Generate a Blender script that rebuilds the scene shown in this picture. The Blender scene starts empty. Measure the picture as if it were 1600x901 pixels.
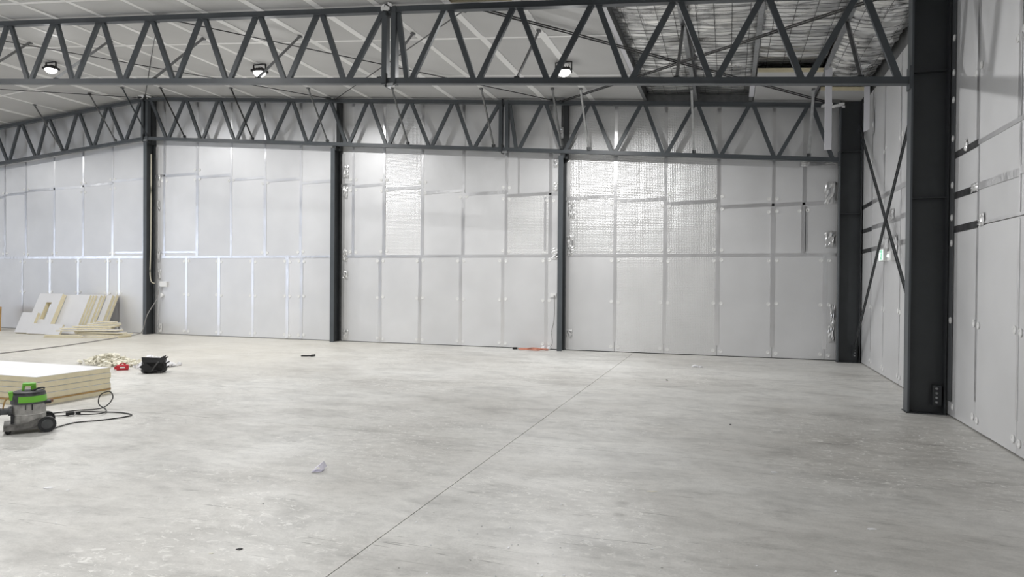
import bpy, math, random
from mathutils import Vector, Matrix, noise
random.seed(7)
scene = bpy.context.scene
COL = scene.collection

# ------------------------------------------------------------------ camera
YAW, PITCH, ROLL, FPX = -0.3085, -0.0097, 0.0085, 1061.7
cam_data = bpy.data.cameras.new('camera')
cam = bpy.data.objects.new('camera', cam_data); COL.objects.link(cam)
cam_data.sensor_width = 36.0
cam_data.lens = FPX / 1600 * 36.0
cam_data.clip_end = 300
fwd = Vector((math.sin(YAW)*math.cos(PITCH), math.cos(YAW)*math.cos(PITCH), math.sin(PITCH)))
rgt = Vector((math.cos(YAW), -math.sin(YAW), 0)); upv = rgt.cross(fwd)
r2 = rgt*math.cos(ROLL) + upv*math.sin(ROLL); u2 = -rgt*math.sin(ROLL) + upv*math.cos(ROLL)
cam.matrix_world = Matrix(((r2.x, u2.x, -fwd.x, 0), (r2.y, u2.y, -fwd.y, 0), (r2.z, u2.z, -fwd.z, 1.7), (0, 0, 0, 1)))
scene.camera = cam

# ------------------------------------------------------------------ world, daylight, exposure
world = bpy.data.worlds.new('world'); scene.world = world
world.use_nodes = True
bgn = world.node_tree.nodes['Background']
bgn.inputs['Color'].default_value = (0.78, 0.85, 1.0, 1); bgn.inputs['Strength'].default_value = 3.0
scene.view_settings.view_transform = 'Standard'; scene.view_settings.look = 'None'
scene.view_settings.gamma = 1.0; scene.view_settings.use_curve_mapping = False
scene.view_settings.exposure = -0.18
LAMP_W = 220.0

# ------------------------------------------------------------------ helpers
ORG = {}
def tag(o, label=None, cat=None, group=None, kind=None):
    if label: o['label'] = label
    if cat: o['category'] = cat
    if group: o['group'] = group
    if kind: o['kind'] = kind
    return o
def thing(name, loc, label, cat, group=None, kind=None):
    o = bpy.data.objects.new(name, None); COL.objects.link(o)
    o.location = loc; o.empty_display_size = 0.1
    ORG[o.name] = Vector(loc)
    return tag(o, label, cat, group, kind)
class MB:
    def __init__(s): s.v = []; s.f = []
    def add(s, vs, fs):
        b = len(s.v); s.v += [tuple(v) for v in vs]; s.f += [tuple(b+i for i in f) for f in fs]; return s
    def hexa(s, p):   # 8 corners: bottom loop 0-3, top loop 4-7
        return s.add(p, [(3,2,1,0),(4,5,6,7),(0,1,5,4),(1,2,6,5),(2,3,7,6),(3,0,4,7)])
    def box(s, x0, x1, y0, y1, z0, z1):
        return s.hexa([(x0,y0,z0),(x1,y0,z0),(x1,y1,z0),(x0,y1,z0),(x0,y0,z1),(x1,y0,z1),(x1,y1,z1),(x0,y1,z1)])
    def obox(s, c, ax, ay, az, dx, dy, dz):
        c = Vector(c); ax = Vector(ax).normalized()*dx/2; ay = Vector(ay).normalized()*dy/2; az = Vector(az).normalized()*dz/2
        return s.hexa([c-ax-ay-az, c+ax-ay-az, c+ax+ay-az, c-ax+ay-az, c-ax-ay+az, c+ax-ay+az, c+ax+ay+az, c-ax+ay+az])
    def bar(s, p, q, w, h, side=(0,1,0)):   # w along side, h along the third axis
        p = Vector(p); q = Vector(q); d = (q-p); L = d.length; d.normalize()
        a = Vector(side); a = (a - d*a.dot(d)).normalized(); b = d.cross(a)
        return s.obox((p+q)/2, d, a, b, L, w, h)
    def prism(s, poly, vec):
        vec = Vector(vec); n = len(poly); P = [Vector(p) for p in poly]
        return s.add(P + [p+vec for p in P], [tuple(reversed(range(n))), tuple(range(n, 2*n))] + [(i, (i+1) % n, n+(i+1) % n, n+i) for i in range(n)])
    def tube(s, pts, r, n=6, cap=True):
        P = [Vector(p) for p in pts]; m = len(P)
        rr = r if isinstance(r, (list, tuple)) else [r]*m
        ref = Vector((0,0,1)); rings = []
        for i in range(m):
            d = (P[min(i+1, m-1)] - P[max(i-1, 0)]).normalized()
            a = d.cross(ref)
            if a.length < 1e-3: a = d.cross(Vector((1,0,0)))
            a.normalize(); b = d.cross(a)
            rings.append([P[i] + (a*math.cos(2*math.pi*k/n) + b*math.sin(2*math.pi*k/n))*rr[i] for k in range(n)])
        vs = [v for R in rings for v in R]
        fs = [(i*n+k, i*n+(k+1) % n, (i+1)*n+(k+1) % n, (i+1)*n+k) for i in range(m-1) for k in range(n)]
        if cap: fs += [tuple(reversed(range(n))), tuple((m-1)*n+k for k in range(n))]
        return s.add(vs, fs)
    def lathe(s, prof, c=(0,0,0), n=24, ax=(1,0,0), ay=(0,1,0), az=(0,0,1)):
        c = Vector(c); ax = Vector(ax); ay = Vector(ay); az = Vector(az); m = len(prof)
        vs = [c + (ax*math.cos(2*math.pi*k/n) + ay*math.sin(2*math.pi*k/n))*r + az*z for r, z in prof for k in range(n)]
        fs = [(i*n+k, i*n+(k+1) % n, (i+1)*n+(k+1) % n, (i+1)*n+k) for i in range(m-1) for k in range(n)]
        fs += [tuple(reversed(range(n))), tuple((m-1)*n+k for k in range(n))]
        return s.add(vs, fs)
    def build(s, name, mat, parent=None, origin=None, smooth=False, bevel=0):
        if parent is not None: O = ORG[parent.name]
        elif origin is not None: O = Vector(origin)
        else:
            xs = [v[0] for v in s.v]; ys = [v[1] for v in s.v]; zs = [v[2] for v in s.v]
            O = Vector(((min(xs)+max(xs))/2, (min(ys)+max(ys))/2, min(zs)))
        me = bpy.data.meshes.new(name); me.from_pydata([Vector(v)-O for v in s.v], [], s.f); me.update()
        if smooth:
            for p in me.polygons: p.use_smooth = True
        me.materials.append(mat)
        o = bpy.data.objects.new(name, me); COL.objects.link(o)
        ORG[o.name] = O
        if parent is not None: o.parent = parent
        else: o.location = O
        if bevel:
            m = o.modifiers.new('bevel', 'BEVEL'); m.width = bevel; m.segments = 2; m.limit_method = 'ANGLE'
        return o
def spline(pts, n=8):
    P = [Vector(p) for p in pts]; out = []
    for i in range(len(P)-1):
        a = P[max(i-1, 0)]; b = P[i]; c = P[i+1]; d = P[min(i+2, len(P)-1)]
        for k in range(n):
            t = k/n
            out.append(0.5*((2*b) + (c-a)*t + (2*a-5*b+4*c-d)*t*t + (3*b-a-3*c+d)*t**3))
    return out + [P[-1]]

# ------------------------------------------------------------------ materials
def new_mat(name):
    m = bpy.data.materials.new(name); m.use_nodes = True
    nt = m.node_tree; return m, nt, nt.nodes['Principled BSDF']
def N(nt, t, **kw):
    n = nt.nodes.new(t)
    for k, v in kw.items():
        if hasattr(n, k): setattr(n, k, v)
        else: n.inputs[k].default_value = v
    return n
def ramp(nt, src, stops):
    r = nt.nodes.new('ShaderNodeValToRGB'); e = r.color_ramp.elements
    while len(e) < len(stops): e.new(0.5)
    for i, (p, c) in enumerate(stops):
        e[i].position = p; e[i].color = (c, c, c, 1) if isinstance(c, (int, float)) else (*c, 1)
    nt.links.new(src, r.inputs[0]); return r.outputs[0]
def mix(nt, fac, a, b, mode='MIX'):
    n = nt.nodes.new('ShaderNodeMix'); n.data_type = 'RGBA'; n.blend_type = mode
    for i, v in ((0, fac), (6, a), (7, b)):
        if hasattr(v, 'links'): nt.links.new(v, n.inputs[i])
        else: n.inputs[i].default_value = v if isinstance(v, (int, float)) else (*v, 1)
    return n.outputs[2]
def simple(name, col, rough=0.6, metal=0.0, nscale=0, namt=0.12, bump=0.0, spec=0.5):
    m, nt, b = new_mat(name)
    b.inputs['Base Color'].default_value = (*col, 1); b.inputs['Roughness'].default_value = rough
    b.inputs['Metallic'].default_value = metal; b.inputs['Specular IOR Level'].default_value = spec
    if nscale:
        tc = N(nt, 'ShaderNodeTexCoord'); nz = N(nt, 'ShaderNodeTexNoise', Scale=nscale, Detail=4.0)
        nt.links.new(tc.outputs['Object'], nz.inputs['Vector'])
        lo = tuple(c*(1-namt) for c in col); hi = tuple(min(1, c*(1+namt)) for c in col)
        nt.links.new(ramp(nt, nz.outputs['Fac'], [(0.3, lo), (0.7, hi)]), b.inputs['Base Color'])
        if bump:
            bp = N(nt, 'ShaderNodeBump', Strength=bump, Distance=0.01)
            nt.links.new(nz.outputs['Fac'], bp.inputs['Height']); nt.links.new(bp.outputs[0], b.inputs['Normal'])
    return m
def foil(name, col, rough, metal, wave=0.3, emboss=0.0, vary=0.08, crease=False, wrinkle=0.0):
    m, nt, b = new_mat(name)
    tc = N(nt, 'ShaderNodeTexCoord'); oi = N(nt, 'ShaderNodeObjectInfo')
    n1 = N(nt, 'ShaderNodeTexNoise', Scale=1.1, Detail=2.0); nt.links.new(tc.outputs['Object'], n1.inputs['Vector'])
    n2 = N(nt, 'ShaderNodeTexNoise', Scale=45.0, Detail=3.0); nt.links.new(tc.outputs['Object'], n2.inputs['Vector'])
    rnd = ramp(nt, oi.outputs['Random'], [(0, tuple(c*(1-vary) for c in col)), (1, tuple(min(1, c*(1+vary)) for c in col))])
    smear = ramp(nt, n1.outputs['Fac'], [(0.3, 0.93), (0.7, 1.0)])
    nt.links.new(mix(nt, 1.0, rnd, smear, 'MULTIPLY'), b.inputs['Base Color'])
    b.inputs['Metallic'].default_value = metal
    rr = N(nt, 'ShaderNodeMapRange'); rr.inputs['To Min'].default_value = rough-0.05; rr.inputs['To Max'].default_value = rough+0.06
    nt.links.new(n1.outputs['Fac'], rr.inputs['Value']); nt.links.new(rr.outputs[0], b.inputs['Roughness'])
    b1 = N(nt, 'ShaderNodeBump', Strength=wave, Distance=0.05); nt.links.new(n1.outputs['Fac'], b1.inputs['Height'])
    b2 = N(nt, 'ShaderNodeBump', Strength=0.12, Distance=0.004); nt.links.new(n2.outputs['Fac'], b2.inputs['Height'])
    nt.links.new(b1.outputs[0], b2.inputs['Normal'])
    last = b2.outputs[0]
    if emboss:
        v = N(nt, 'ShaderNodeTexVoronoi', Scale=26.0); v.inputs['Randomness'].default_value = 0.25
        nt.links.new(tc.outputs['Object'], v.inputs['Vector'])
        b3 = N(nt, 'ShaderNodeBump', Strength=emboss, Distance=0.01); nt.links.new(v.outputs['Distance'], b3.inputs['Height'])
        nt.links.new(last, b3.inputs['Normal']); last = b3.outputs[0]
    if wrinkle:
        mp = N(nt, 'ShaderNodeMapping'); mp.inputs['Scale'].default_value = (9, 9, 5); nt.links.new(tc.outputs['Object'], mp.inputs['Vector'])
        n3 = N(nt, 'ShaderNodeTexNoise', Scale=1.0, Detail=3.0); nt.links.new(mp.outputs[0], n3.inputs['Vector'])
        b3 = N(nt, 'ShaderNodeBump', Strength=wrinkle, Distance=0.02); nt.links.new(n3.outputs['Fac'], b3.inputs['Height'])
        nt.links.new(last, b3.inputs['Normal']); last = b3.outputs[0]
    if crease:
        v = N(nt, 'ShaderNodeTexVoronoi', Scale=14.0); v.feature = 'F1'; nt.links.new(tc.outputs['Object'], v.inputs['Vector'])
        b3 = N(nt, 'ShaderNodeBump', Strength=0.7, Distance=0.03); nt.links.new(v.outputs['Distance'], b3.inputs['Height'])
        nt.links.new(last, b3.inputs['Normal']); last = b3.outputs[0]
    nt.links.new(last, b.inputs['Normal'])
    return m
M = {}
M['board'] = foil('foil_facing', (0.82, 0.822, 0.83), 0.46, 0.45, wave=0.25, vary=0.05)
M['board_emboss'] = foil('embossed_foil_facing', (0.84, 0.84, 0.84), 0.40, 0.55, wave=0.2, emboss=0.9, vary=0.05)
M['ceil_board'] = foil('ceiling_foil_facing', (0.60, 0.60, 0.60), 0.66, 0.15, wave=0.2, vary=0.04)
M['tape'] = foil('foil_tape', (0.87, 0.87, 0.88), 0.30, 0.9, wave=0.5, wrinkle=0.35, vary=0.08)
M['tape_ceiling'] = foil('ceiling_foil_tape', (0.95, 0.95, 0.94), 0.5, 0.05, wave=0.4)
M['crinkle'] = foil('crumpled_foil', (0.82, 0.82, 0.82), 0.36, 0.75, wave=0.5, crease=False)
M['blanket'] = foil('blanket_foil', (0.90, 0.90, 0.89), 0.28, 0.9, wave=0.5, crease=False)
M['steel'] = simple('charcoal_painted_steel', (0.080, 0.090, 0.099), 0.42, 0.0, 3.0, 0.1)
M['steel_dark'] = simple('dark_and_shaded_steel', (0.036, 0.040, 0.043), 0.45, 0.0, 3.0, 0.1)  # dark parts, and webs whose shade is put into the colour
M['rod'] = simple('black_rod_steel', (0.03, 0.03, 0.032), 0.4)
M['galv'] = simple('galvanised_steel', (0.42, 0.43, 0.44), 0.42, 0.75, 14.0, 0.15)
M['galv_grey'] = simple('dull_galvanised_steel', (0.22, 0.225, 0.23), 0.5, 0.4, 10.0, 0.15)
M['roof'] = simple('roof_sheet', (0.10, 0.09, 0.085), 0.7)
M['foam'] = simple('yellow_foam_core', (0.80, 0.72, 0.51), 0.85, 0, 12.0, 0.05, 0.1)
M['white'] = simple('white_facing', (0.74, 0.74, 0.755), 0.5, 0, 2.0, 0.03)
M['lilac'] = simple('white_film', (0.78, 0.78, 0.83), 0.5)
M['washer'] = simple('white_plastic', (0.88, 0.88, 0.87), 0.4)
M['black'] = simple('black_plastic', (0.012, 0.012, 0.013), 0.45)
M['bag'] = simple('black_nylon', (0.010, 0.010, 0.011), 0.6, 0, 30.0, 0.3, 0.3)
M['red'] = simple('red_plastic', (0.52, 0.02, 0.035), 0.4)
M['brown'] = simple('brown_board', (0.30, 0.16, 0.10), 0.7, 0, 8.0, 0.2)
M['tan'] = simple('tan_strip', (0.45, 0.28, 0.10), 0.7, 0, 8.0, 0.15)
M['scrap'] = simple('cream_scraps', (0.80, 0.77, 0.66), 0.8, 0, 6.0, 0.1)
M['scrap_white'] = simple('white_scraps', (0.86, 0.86, 0.88), 0.6)
M['paper'] = simple('pale_lilac_paper', (0.80, 0.78, 0.88), 0.6)
M['green'] = simple('green_plastic', (0.17, 0.50, 0.05), 0.4, 0, 9.0, 0.08)
M['vac_grey'] = simple('dusty_grey_plastic', (0.075, 0.078, 0.08), 0.6, 0, 14.0, 0.35, 0.1)
M['vac_dark'] = simple('dark_grey_plastic', (0.022, 0.023, 0.025), 0.5, 0, 20.0, 0.4)
M['vac_tank'] = simple('dusty_steel_tank', (0.42, 0.41, 0.39), 0.5, 0.3, 12.0, 0.3, 0.1)
M['vac_dust'] = simple('dusty_chassis_plastic', (0.17, 0.165, 0.155), 0.7, 0, 16.0, 0.45, 0.1)
M['strap'] = simple('dark_strap', (0.06, 0.06, 0.06), 0.6)
M['tape_column_reflection'] = simple('tape_with_dark_reflection', (0.10, 0.10, 0.105), 0.32, 0.5, 7.0, 0.5, 0.3)  # foil tape with the columns' dark reflection put into its colour
M['cable'] = simple('black_cable', (0.02, 0.02, 0.02), 0.5)
M['cable_cream'] = simple('cream_cable', (0.55, 0.52, 0.42), 0.5)
M['cable_grey'] = simple('grey_cable', (0.30, 0.29, 0.28), 0.5)
M['orange'] = simple('orange_cord', (0.62, 0.27, 0.19), 0.5)
M['sign_green'] = None
def emit(name, col, s):
    m, nt, b = new_mat(name)
    b.inputs['Base Color'].default_value = (*col, 1)
    b.inputs['Emission Color'].default_value = (*col, 1); b.inputs['Emission Strength'].default_value = s
    return m
M['lens'] = emit('lit_lens', (1.0, 0.99, 0.97), 10.0)
M['sign_white'] = emit('lit_sign_white', (0.85, 1.0, 0.93), 0.9)
M['sign_green'] = emit('lit_sign_green', (0.10, 0.55, 0.30), 0.5)

def concrete():
    m, nt, b = new_mat('concrete')
    tc = N(nt, 'ShaderNodeNewGeometry'); P = tc.outputs['Position']
    def mapped(sx, sy, rz=0.0, off=(0, 0, 0)):
        mp = N(nt, 'ShaderNodeMapping'); mp.inputs['Scale'].default_value = (sx, sy, 1); mp.inputs['Rotation'].default_value = (0, 0, rz)
        mp.inputs['Location'].default_value = off; nt.links.new(P, mp.inputs['Vector']); return mp.outputs[0]
    def nz(vec, scale, det=5.0, rough=0.55, dist=0.0):
        n = N(nt, 'ShaderNodeTexNoise', Scale=scale, Detail=det, Roughness=rough, Distortion=dist); nt.links.new(vec, n.inputs['Vector']); return n.outputs['Fac']
    big = ramp(nt, nz(mapped(1, 1, 0, (5.3, 2.1, 0)), 0.35, 4.0), [(0.3, (0.48, 0.465, 0.435)), (0.64, (0.67, 0.665, 0.64))])
    mid = ramp(nt, nz(mapped(0.8, 1.6, 0.25), 1.4, 6.0, 0.65, 0.6), [(0.30, 0.74), (0.52, 1.0), (0.75, 1.08)])
    c = mix(nt, 1.0, big, mid, 'MULTIPLY')
    streak = ramp(nt, nz(mapped(0.9, 3.4, 0.12), 3.0, 8.0, 0.75, 0.4), [(0.30, 0.62), (0.40, 0.92), (0.5, 1.0), (0.7, 1.05)])
    c = mix(nt, 0.8, c, streak, 'MULTIPLY')
    mott = ramp(nt, nz(mapped(1.0, 1.3, 0.9), 7.0, 8.0, 0.7, 0.3), [(0.3, 0.86), (0.5, 1.0), (0.7, 1.10)])
    c = mix(nt, 0.9, c, mott, 'MULTIPLY')
    fine = ramp(nt, nz(mapped(1, 1), 60.0, 4.0, 0.7), [(0.3, 0.90), (0.7, 1.07)])
    c = mix(nt, 0.9, c, fine, 'MULTIPLY')
    scr = ramp(nt, nz(mapped(0.6, 9.0, 0.35), 2.6, 4.0, 0.6, 1.2), [(0.30, 0.45), (0.35, 1.0)])
    c = mix(nt, 0.8, c, scr, 'MULTIPLY')
    # pale laitance flecks, worn through in patches
    fl = ramp(nt, nz(mapped(1.0, 1.6, 0.4), 11.0, 7.0, 0.72, 0.9), [(0.56, 0.0), (0.60, 1.0)])
    patch = ramp(nt, nz(mapped(1, 1, 0, (11.3, 7.4, 3)), 0.6, 3.0), [(0.46, 0.0), (0.60, 0.9)])
    fac = mix(nt, 1.0, fl, patch, 'MULTIPLY')
    c = mix(nt, fac, c, (0.74, 0.73, 0.70))
    # two dark oily stains
    for (sx, sy, sr) in ((-0.765, 5.24, 0.075), (-0.745, 4.98, 0.06)):
        vd = N(nt, 'ShaderNodeVectorMath', operation='DISTANCE'); nt.links.new(P, vd.inputs[0]); vd.inputs[1].default_value = (sx, sy, 0)
        sp = ramp(nt, vd.outputs['Value'], [(sr*0.3, 0.55), (sr, 0.0)])
        c = mix(nt, mix(nt, 1.0, sp, ramp(nt, nz(mapped(1, 1), 30.0), [(0.3, 0.4), (0.6, 1.0)]), 'MULTIPLY'), c, (0.20, 0.19, 0.18))
    # cream tint growing towards the far left part of the slab
    sep = N(nt, 'ShaderNodeSeparateXYZ'); nt.links.new(P, sep.inputs[0])
    mx = N(nt, 'ShaderNodeMapRange', interpolation_type='SMOOTHSTEP'); mx.inputs['From Min'].default_value = -5.0; mx.inputs['From Max'].default_value = -12.0
    nt.links.new(sep.outputs[0], mx.inputs['Value'])
    my = N(nt, 'ShaderNodeMapRange', interpolation_type='SMOOTHSTEP'); my.inputs['From Min'].default_value = 7.5; my.inputs['From Max'].default_value = 12.5
    nt.links.new(sep.outputs[1], my.inputs['Value'])
    ml = N(nt, 'ShaderNodeMath', operation='MULTIPLY'); nt.links.new(mx.outputs[0], ml.inputs[0]); nt.links.new(my.outputs[0], ml.inputs[1])
    ms = N(nt, 'ShaderNodeMath', operation='MULTIPLY'); nt.links.new(ml.outputs[0], ms.inputs[0]); ms.inputs[1].default_value = 0.5
    c = mix(nt, ms.outputs[0], c, (0.66, 0.625, 0.54))
    nt.links.new(c, b.inputs['Base Color'])
    rg = ramp(nt, nz(mapped(1, 1.5), 1.1, 4.0), [(0.3, 0.36), (0.7, 0.58)])
    nt.links.new(rg, b.inputs['Roughness'])
    bp = N(nt, 'ShaderNodeBump', Strength=0.12, Distance=0.01); nt.links.new(nz(mapped(1, 1), 20.0, 6.0), bp.inputs['Height'])
    nt.links.new(bp.outputs[0], b.inputs['Normal'])
    return m
M['concrete'] = concrete()

# ------------------------------------------------------------------ shape of the building
XR, YW, RIDGE, XL, YF = 2.76, 16.65, -17.0, -36.8, -9.0
YN, YB = 10.30, 16.40          # planes of the two trusses in view
SL = 0.0805
def S(x): return SL*(17 - abs(x+17))
def zc(x): return 5.92 + S(x)          # underside of the ceiling boards
def zt(x): return 5.858 + S(x)         # top of the top chord
def zbt(x): return 4.575 + S(x)        # bottom of the bottom chord

# floor: slabs between saw cuts over a dark base
fl = MB().box(XL-0.2, XR+0.2, YF-0.2, YW+0.2, -0.25, -0.03).build('floor', simple('saw_cut_shadow_concrete', (0.16, 0.155, 0.15), 0.9), origin=(0, 0, 0)); tag(fl, kind='structure')
xs = [XL-0.2, -22.0, -15.2, -8.6, -2.18, XR+0.2]; ysl = [YF-0.2, 0.2, 6.83, YW+0.2]
for i in range(len(xs)-1):
    for j in range(len(ysl)-1):
        gx = 0.0035; gy = 0.0025
        gl = gx if xs[i] == -2.18 else 0.0006; gr = gx if xs[i+1] == -2.18 else 0.0006
        MB().box(xs[i]+gl, xs[i+1]-gr, ysl[j]+gy, ysl[j+1]-gy, -0.03, 0).build('concrete_slab', M['concrete'], fl)

# back wall: sheet with boards in front
wb = MB().box(XL, XR+0.2, YW+0.05, YW+0.25, 0, 7.6).build('wall_back', M['galv_grey'], origin=(0, YW, 0)); tag(wb, kind='structure')
wr = MB().box(XR+0.05, XR+0.25, YF, YW+0.2, 0, 6.2).build('wall_right', M['galv_grey'], origin=(XR, 0, 0)); tag(wr, kind='structure')
lw = MB()
lw.box(XL-0.25, XL, YF, -8.6, 0, 7.6); lw.box(XL-0.25, XL, 5, YW+0.25, 0, 7.6); lw.box(XL-0.25, XL, -8.6, 5, 4.4, 7.6)
tag(lw.build('wall_left', M['board'], origin=(XL, 0, 0)), kind='structure')
tag(MB().box(-29.5, XR+0.25, YF-0.25, YF, 0, 7.6).box(XL, -36.3, YF-0.25, YF, 0, 7.6).box(-36.3, -29.5, YF-0.25, YF, 4.4, 7.6).build('wall_front', M['board'], origin=(0, YF, 0)), kind='structure')

def wbox(mb, u0, u1, z0, z1, d0, d1, wall, dz=0.0):
    # a slab on a wall: u along the wall, d = height off the wall face; dz lifts the u1 end (sloping tape)
    if wall == 'back':
        mb.hexa([(u0, YW-d1, z0), (u1, YW-d1, z0+dz), (u1, YW-d0, z0+dz), (u0, YW-d0, z0), (u0, YW-d1, z1), (u1, YW-d1, z1+dz), (u1, YW-d0, z1+dz), (u0, YW-d0, z1)])
    else:
        mb.hexa([(XR-d1, u1, z0+dz), (XR-d1, u0, z0), (XR-d0, u0, z0), (XR-d0, u1, z0+dz), (XR-d1, u1, z1+dz), (XR-d1, u0, z1), (XR-d0, u0, z1), (XR-d0, u1, z1+dz)])
def board(u0, u1, z0, z1, wall, mat='board', t0=None, t1=None):
    g = 0.004; m = MB(); P = wb if wall == 'back' else wr
    a0 = z1 if t0 is None else t0; a1 = z1 if t1 is None else t1
    d = -0.05 ; e = 0.0 + random.uniform(-0.004, 0.002)
    if wall == 'back':
        m.hexa([(u0+g, YW-e, z0+g), (u1-g, YW-e, z0+g), (u1-g, YW-d, z0+g), (u0+g, YW-d, z0+g), (u0+g, YW-e, a0-g), (u1-g, YW-e, a1-g), (u1-g, YW-d, a1-g), (u0+g, YW-d, a0-g)])
    else:
        m.hexa([(XR-e, u1-g, z0+g), (XR-e, u0+g, z0+g), (XR-d, u0+g, z0+g), (XR-d, u1-g, z0+g), (XR-e, u1-g, a1-g), (XR-e, u0+g, a0-g), (XR-d, u0+g, a0-g), (XR-d, u1-g, a1-g)])
    return m.build('insulation_board', M[mat], P)
def tapev(u, z0, z1, wall, w=0.075, mat='tape', lean=0.0):
    m = MB(); n = max(2, int((z1-z0)/0.5))
    for k in range(n):
        za = z0+(z1-z0)*k/n; zb_ = z0+(z1-z0)*(k+1)/n
        wbox(m, u-w/2+lean*k, u+w/2+lean*k, za, zb_, 0.0, 0.006, wall)
    return m.build('foil_tape', M[mat], wb if wall == 'back' else wr)
def tapeh(u0, u1, z, wall, w=0.075, dz=0.0, mat='tape'):
    m = MB(); wbox(m, u0, u1, z-w/2, z+w/2, 0.001, 0.0075, wall, dz)
    return m.build('foil_tape', M[mat], wb if wall == 'back' else wr)

ZS = 2.37
# (x edges of lower boards), (x edges of upper boards), (height of the upper seam for each upper board)
bays = [
 dict(lo=[-26.1, -24.9, -23.7, -22.46, -21.23, -20.01, -18.78, -18.31, -17.08], up=[-25.7, -24.5, -23.26, -22.3, -21.04, -19.8, -18.58, -17.32, -17.08],
      sz=[4.3, 4.4, 4.5, 4.6, 4.63, 4.69, 4.79, 4.93]),
 dict(lo=[-16.85, -15.68, -14.48, -13.27, -12.09, -11.62, -10.47], up=[-16.85, -16.53, -15.29, -14.05, -12.86, -11.65, -10.47],
      sz=[4.87, 4.87, 4.78, 4.66, 4.58, 4.48]),
 dict(lo=[-10.30, -9.10, -7.91, -6.73, -5.56, -4.40, -4.04], up=[-10.30, -9.95, -9.0, -7.85, -6.67, -5.48, -4.31, -4.04],
      sz=[4.36, 4.32, 4.21, 4.08, 4.0, 3.93, 3.93]),
 dict(lo=[-3.88, -2.66, -1.47, -0.25, 0.96, 2.06, 2.30], up=[-3.88, -2.67, -1.46, -0.25, 0.95, 1.60, 2.30],
      sz=[3.81, 3.71, 3.62, 3.51, 3.52, 3.53]),
]
emb_up = {(2, 2), (2, 5), (3, 0), (3, 1), (3, 2)}; emb_lo = {(3, 1), (3, 2)}
washer_pts = []
for bi, b in enumerate(bays):
    for i in range(len(b['lo'])-1):
        board(b['lo'][i], b['lo'][i+1], 0.015, ZS, 'back', 'board_emboss' if (bi, i) in emb_lo else 'board')
    for i in range(len(b['up'])-1):
        u0, u1, z = b['up'][i], b['up'][i+1], b['sz'][i]
        board(u0, u1, ZS, z, 'back', 'board_emboss' if (bi, i) in emb_up else 'board')
        board(u0, u1, z, 6, 'back', 'board_emboss' if (bi, i) in emb_up and i != 5 else 'board', t0=zc(u0)-0.02, t1=zc(u1)-0.02)
        tapeh(u0-0.03, u1+0.03, z-0.02, 'back', 0.08, dz=0.035)
    for u in b['lo'][1:-1]:
        tapev(u, 0.03 if bi != 3 else 0.25, ZS-0.03, 'back', random.uniform(0.07, 0.10), lean=random.uniform(-0.004, 0.004))
        for z in (0.13, 1.24, ZS-0.13):
            washer_pts += [(u-0.085, z), (u+0.085, z+random.uniform(-0.02, 0.02))]
    for i, u in enumerate(b['up'][1:-1]):
        zz = b['sz'][i]
        tapev(u, ZS+0.03, zz-0.02, 'back', random.uniform(0.07, 0.10), lean=random.uniform(-0.004, 0.004))
        tapev(u+0.005, zz, zc(u)-0.1, 'back', random.uniform(0.06, 0.09), lean=random.uniform(-0.004, 0.004))
        for z in (ZS+0.13, zz-0.16, zz+0.14):
            if random.random() < 0.7: washer_pts += [(u-0.085, z), (u+0.085, z+random.uniform(-0.02, 0.02))]
    tapeh(b['lo'][0], b['lo'][-1], ZS, 'back', 0.07)
    # edge strips beside the posts
    tapev(b['lo'][0]+0.04, 0.05, 5.0+S(b['lo'][0])-0.6, 'back', 0.09, 'crinkle')
for (u0, u1, z) in ((-18.5, -17.32, 2.52), (-16.85, -15.29, 2.52)): tapeh(u0, u1, z, 'back', 0.06)
tapeh(1.5, 2.3, 4.40, 'back', 0.10, 0.03); tapev(-4.44, 2.5, 3.85, 'back', 0.06); tapev(-5.15, 3.95, 4.95, 'back', 0.05)
tapev(1.66, 2.45, 3.45, 'back', 0.05)
# right wall: boards up to 2.4, two strips, then tall boards
yr = [-9, -6.4, -4.0, -1.6, 0.8, 3.2, 4.4, 5.6, 6.8, 8.0, 9.2, 10.45, 11.65, 12.95, 14.2, 15.36, 16.6]
for i in range(len(yr)-1):
    a, b_ = yr[i], yr[i+1]
    for z0, z1 in ((0.015, 2.40), (2.40, 2.84), (2.84, 3.37), (3.37, 5.66)):
        board(a, b_, z0, z1, 'right')
    if a > 5:
        tm = 'tape_column_reflection' if a in (9.2, 15.36) else 'tape'
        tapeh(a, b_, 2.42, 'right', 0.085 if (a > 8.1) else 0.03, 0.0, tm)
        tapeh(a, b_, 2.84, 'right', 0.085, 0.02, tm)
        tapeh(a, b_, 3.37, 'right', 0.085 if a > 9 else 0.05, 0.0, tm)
        if i > 0:
            tapev(a, 0.35, 2.37, 'right', 0.04); tapev(a+0.03, 3.4, 5.6, 'right', 0.075)
            if not (10 < a < 11): tapev(a, 2.45, 3.33, 'right', 0.03)
wr_pts = []
for y in yr[7:-1]:
    for z in (0.14, 1.24): wr_pts += [(y-0.075, z), (y+0.075, z+0.02)]
    if y != 10.45: wr_pts += [(y-0.06, 4.25), (y+0.1, 4.20)]
m = MB(); wbox(m, 10.06, 10.34, 0.2, 5.6, 0.006, 0.012, 'right'); m.build('edge_trim', simple('grey_edge_trim', (0.10, 0.105, 0.11), 0.5), wr)
for z in (1.25, 2.25, 2.58, 3.0, 3.6, 4.1, 4.45, 4.9): wr_pts.append((10.12, z))
wr_pts.append((10.02, 0.14))
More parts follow.
